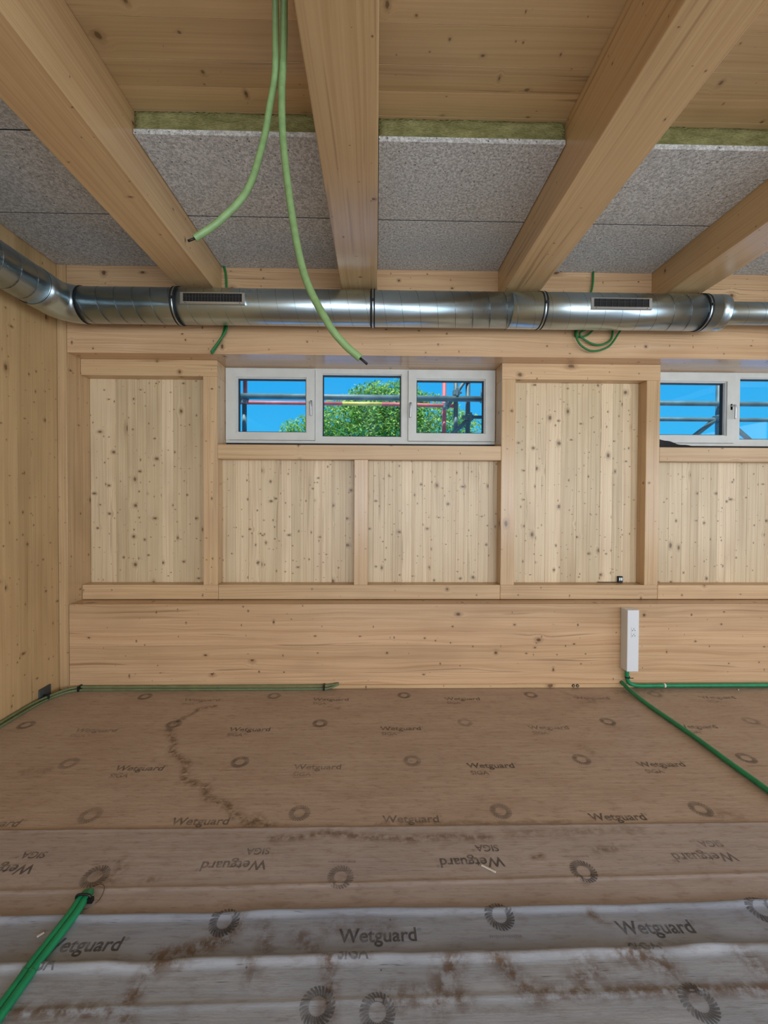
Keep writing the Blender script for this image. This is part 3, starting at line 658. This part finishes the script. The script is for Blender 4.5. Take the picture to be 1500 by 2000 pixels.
def emblem():
    V = []; Fc = []
    for k in range(26):
        a = 2*PI*k/26
        pts = []
        for r, da, w in ((.025, -.10, .0024), (.038, .02, .0042), (.052, .16, .0040)):
            for s in (-1, 1): pts.append((r*math.cos(a+da)-s*w*math.sin(a), r*math.sin(a+da)+s*w*math.cos(a)))
        b0 = len(V); V += pts
        Fc += [(b0, b0+2, b0+3, b0+1), (b0+2, b0+4, b0+5, b0+3)]
    return V, Fc
EMB = emblem()
CAPT = ([], [])
for k in range(15):
    x0 = -.055+k*.0075; b0 = len(CAPT[0]); h = .0035 if k % 3 else .0055
    CAPT[0].extend([(x0, -h), (x0+.0052, -h), (x0+.0052, h), (x0, h)]); CAPT[1].append((b0, b0+1, b0+2, b0+3))
def decal(name, shp, x, y_, rot, s, strength):
    c, sn = math.cos(rot), math.sin(rot); V = []
    for a, b_ in shp[0]:
        px, py = a*c-b_*sn, a*sn+b_*c
        V.append((px, py, surf_z(x+px, y_+py)+.0011))
    me = bpy.data.meshes.new(name); me.from_pydata(V, [], shp[1]); me.update()
    bm = bmesh.new(); bm.from_mesh(me); bmesh.ops.recalc_face_normals(bm, faces=bm.faces)
    if bm.faces and sum(f.normal.z for f in bm.faces) < 0: bmesh.ops.reverse_faces(bm, faces=bm.faces)
    bm.to_mesh(me); bm.free()
    o = link(name, me, 'print', SH[s], Vector((x, y_, 0))); o.color = (strength, random.random(), 0, 1)
    return o
rr = lambda: random.uniform(.55, 1.)
for yr, xs in ((3.14, (-1.28, -.33, .65, 1.63, 2.59)), (2.735, (-1.79, -.81, .165, 1.135, 2.12)), (2.345, (-1.30, -.32, .648, 1.617, 2.60)), (1.953, (-1.76, -.806, .167, 1.143, 2.11))):
    for x in xs:
        k = rr()
        decal('printed_word', WORD, x, yr, 0, 'A', k)
        if yr > 2.: decal('printed_subtitle', SUB, x-.075, yr-.055, 0, 'A', k*.8)
for yr, xs in ((3.205, (-1.73, -.765, .22, 1.19, 2.15)), (2.81, (-2.29, -1.33, -.366, .601, 1.567, 2.546)), (2.40, (-1.72, -.765, .212, 1.189, 2.152)), (2.004, (-1.338, -.358, .604, 1.577, 2.55))):
    for x in xs:
        k = rr()*.75; decal('printed_emblem', EMB, x, yr, 0, 'A', k)
        if yr-.068 > 1.925: decal('printed_caption', CAPT, x, yr-.072, 0, 'A', k*.5)
for x, yr in ((-1.50, 1.716), (-.571, 1.722), (.402, 1.724), (1.382, 1.735)):
    k = rr(); decal('printed_word', WORD, x, yr, PI+.01, 'B', max(.7, k)); decal('printed_subtitle', SUB, x+.078, yr+.062, PI+.01, 'B', k)
for x, yr in ((-1.10, 1.672), (-.134, 1.657), (.84, 1.669), (1.81, 1.68)):
    decal('printed_emblem', EMB, x, yr, PI, 'B', rr()); decal('printed_caption', CAPT, x, yr+.07, PI, 'B', .5)
for x, yr in ((-.975, 1.404), (.012, 1.42), (.978, 1.433), (1.95, 1.44)):
    decal('printed_word', WORD, x, yr, .008, 'C', .95); decal('printed_subtitle', SUB, x-.08, yr-.06, .008, 'D', .8)
for x, yr in ((-1.5, 1.475), (-.527, 1.481), (.447, 1.487), (1.41, 1.497)):
    decal('printed_emblem', EMB, x, yr, 0, 'C', 1.); decal('printed_caption', CAPT, x, yr-.07, 0, 'C', .5)
for x, yr in ((-.165, 1.222), (.01, 1.205), (.959, 1.214)):
    decal('printed_emblem', EMB, x, yr, 0, 'D', .8)
for i, (x, yr, r, L) in enumerate(((-1.135, 1.445, .8, .010), (-1.33, 1.49, 1.1, .02), (2.86, 3.27, .9, .012), (.46, 1.685, -.6, .03))):
    bm = bmesh.new(); bm_box(bm, -L, L, -.004, .004, 0, .003)
    o = finish(bm, 'wood_chip', 'chip', None, (x, yr, surf_z(x, yr)+.0012), .001); o.rotation_euler.z = r
    tag(o, ['pale wood chip lying beside the lower left cable pair', 'thin pale splinter on the far left near the lower cable pair', 'pale chip by the green cable at the right wall foot', 'pale splinter below an upside-down printed word'][i], 'wood chip', 'chips on the floor')

# ------------------------------------------------------------------ outside
tag(box('ground', -40, 40, 3.95, 60, -3.2, -3., simple('skylight_tinted_ground', (126, 164, 206), .9, var=.08)), 'ground outside below the windows, coloured blue as if lit by sky', 'ground', kind='structure')  # blue of skylit shade put into the ground colour, for the duct reflection
M['tube'] = simple('scaffold_steel', (92, 122, 132), .5, metal=.1, var=.12, vs=6.)
M['tube_red'] = simple('scaffold_red', (206, 110, 116), .5, var=.08)
M['tube_yel'] = simple('scaffold_yellow', (216, 202, 110), .5, var=.08)
sf = tag(empty('scaffolding', (1, 4.4, -3.)), 'steel tube scaffolding standing outside behind both windows', 'scaffold')
def pole(a, b_, r=.024, mat='tube'): return tube('scaffold_tube', [a, Vector(a).lerp(Vector(b_), .5), b_], r, mat, sf, 12)
def coupler(x, y_, z): 
    o = boxes('coupler', [(x-.032, x+.032, y_-.05, y_+.03, z-.03, z+.03), (x+.032, x+.055, y_-.04, y_-.02, z-.012, z+.012), (x-.012, x+.012, y_-.075, y_-.05, z-.045, z+.045)], 'tube', sf, .006); return o
Ys = 4.4
pole((-1.352, Ys, -3.), (-1.352, Ys, 2.46)); pole((-1.345, Ys, 2.46), (-1.345, Ys, 4.2), .022, 'tube_red'); coupler(-1.352, Ys, 2.50)
pole((-1.75, Ys-.06, 2.530), (1.13, Ys-.06, 2.518), .030)
pole((-1.75, Ys+.02, 2.480), (-.35, Ys+.02, 2.478), .020, 'tube_red'); pole((-.35, Ys+.02, 2.478), (.06, Ys+.02, 2.476), .020, 'tube_yel'); pole((.06, Ys+.02, 2.476), (.80, Ys+.02, 2.463), .020, 'tube_red'); 
pole((.715, Ys+.08, -3.), (.715, Ys+.08, 4.2), .022, 'tube_red'); pole((.822, Ys, -3.), (.822, Ys, 4.2), .024); pole((.948, Ys, -3.), (.948, Ys, 4.2), .025)
coupler(.725, Ys+.05, 2.465); coupler(.82, Ys-.02, 2.585); coupler(1.10, Ys-.04, 2.515); coupler(.965, Ys, 2.335)
pole((.97, Ys-.03, 2.80), (.73, Ys-.03, 2.44), .018); pole((.93, Ys-.04, 2.30), (.70, Ys-.04, 2.09), .022)
pole((.88, Ys-.05, 2.335), (1.12, Ys-.05, 2.335), .018); pole((1.085, Ys-.04, 2.53), (1.085, Ys-.04, 2.62), .014)
pole((2.2, Ys, 2.505), (5.2, Ys, 2.503), .026); pole((2.2, Ys, 2.340), (5.2, Ys, 2.336), .022)
pole((3.22, Ys, 2.08), (3.56, Ys, 2.345), .024); pole((3.62, Ys+.05, -3.), (3.62, Ys+.05, 4.2), .024); pole((3.70, Ys, 2.31), (4.05, Ys, 2.02), .024); coupler(3.57, Ys, 2.35); coupler(3.64, Ys, 2.345)

def m_leaf():
    m, n, l, b = new_mat('leaf'); t = NT(m)
    g = n.new('ShaderNodeNewGeometry'); 
    f = g.outputs['Random Per Island']
    cr = n.new('ShaderNodeValToRGB'); l.new(f, cr.inputs[0])
    cr.color_ramp.elements[0].color = lin(60, 120, 44); cr.color_ramp.elements[1].color = lin(190, 214, 110)
    e = cr.color_ramp.elements.new(.5); e.color = lin(140, 190, 72)
    l.new(cr.outputs[0], b.inputs['Base Color']); b.inputs['Roughness'].default_value = .5
    tr = n.new('ShaderNodeBsdfTranslucent'); l.new(cr.outputs[0], tr.inputs[0])
    mx = n.new('ShaderNodeMixShader'); mx.inputs[0].default_value = .35
    l.new(b.outputs[0], mx.inputs[1]); l.new(tr.outputs[0], mx.inputs[2]); l.new(mx.outputs[0], n['Material Output'].inputs[0])
    return m
M['leaf'] = m_leaf(); M['bark'] = simple('bark', (92, 78, 62), .9, var=.2)
tr = tag(empty('tree', (0, 16, -3.)), 'broad leafy green tree standing behind the scaffolding outside the windows', 'tree')
R = random.Random(5)
tk = tube('trunk', catmull([(0, 16, -3.), (.1, 16, -1.), (0, 16.1, 1.2), (.1, 16, 3.2)], 6), lambda i: .32-.008*i, 'bark', tr, 12)
lobes = []
for cx, cy, cz, rx, rz in ((0, 16, 2.6, 2.7, 2.9), (.3, 15.6, 4.4, 1.6, 1.35), (-1.0, 15.6, 3.9, 1.6, 1.3), (1.7, 15.7, 4.0, 1.7, 1.35), (-2.3, 15.8, 3.5, 1.4, 1.1), (2.75, 15.8, 3.7, 1.3, 1.15), (-3.1, 15.9, 3.0, 1.15, 1.0), (3.1, 15.9, 2.3, 1.1, 1.1), (.9, 15.5, 4.9, .9, .9), (-.3, 15.5, 4.9, .8, .8)):
    lobes.append((cx, cy, cz, rx, rz))
    tube('branch', catmull([(0, 16, .6), (cx*.4, 16, 1.0+cz*.25), (cx, cy+.2, cz)], 5), lambda i: .12-.009*i, 'bark', tr, 7)
V = []; Fc = []
for cx, cy, cz, rx, rz in lobes:
    for k in range(int(4200*rx*rz/2.4)):
        u = Vector((R.gauss(0, 1), R.gauss(0, 1), R.gauss(0, 1))).normalized()
        q = .62 + .42*R.random()**.7 + .12*noise.noise(u*3+Vector((cx, cz, 0)))
        p = Vector((cx+u.x*rx*q, cy+u.y*rx*q*.9, cz+u.z*rz*q))
        a = Vector((R.gauss(0, 1), R.gauss(0, 1), R.gauss(0, .7))).normalized(); n_ = Vector((R.gauss(0, .6), R.gauss(0, .6)-.4, 1)).normalized()
        b_ = a.cross(n_).normalized(); s = R.uniform(.045, .095)
        i0 = len(V); p -= Vector((0, 16, 2.))
        V += [tuple(p-a*s), tuple(p+b_*s*.45+n_*.01), tuple(p+a*s), tuple(p-b_*s*.45+n_*.01)]; Fc.append((i0, i0+1, i0+2, i0+3))
me = bpy.data.meshes.new('foliage'); me.from_pydata(V, [], Fc); me.update()
tag(link('foliage', me, 'leaf', tr, Vector((0, 16, 2.))), kind='stuff')
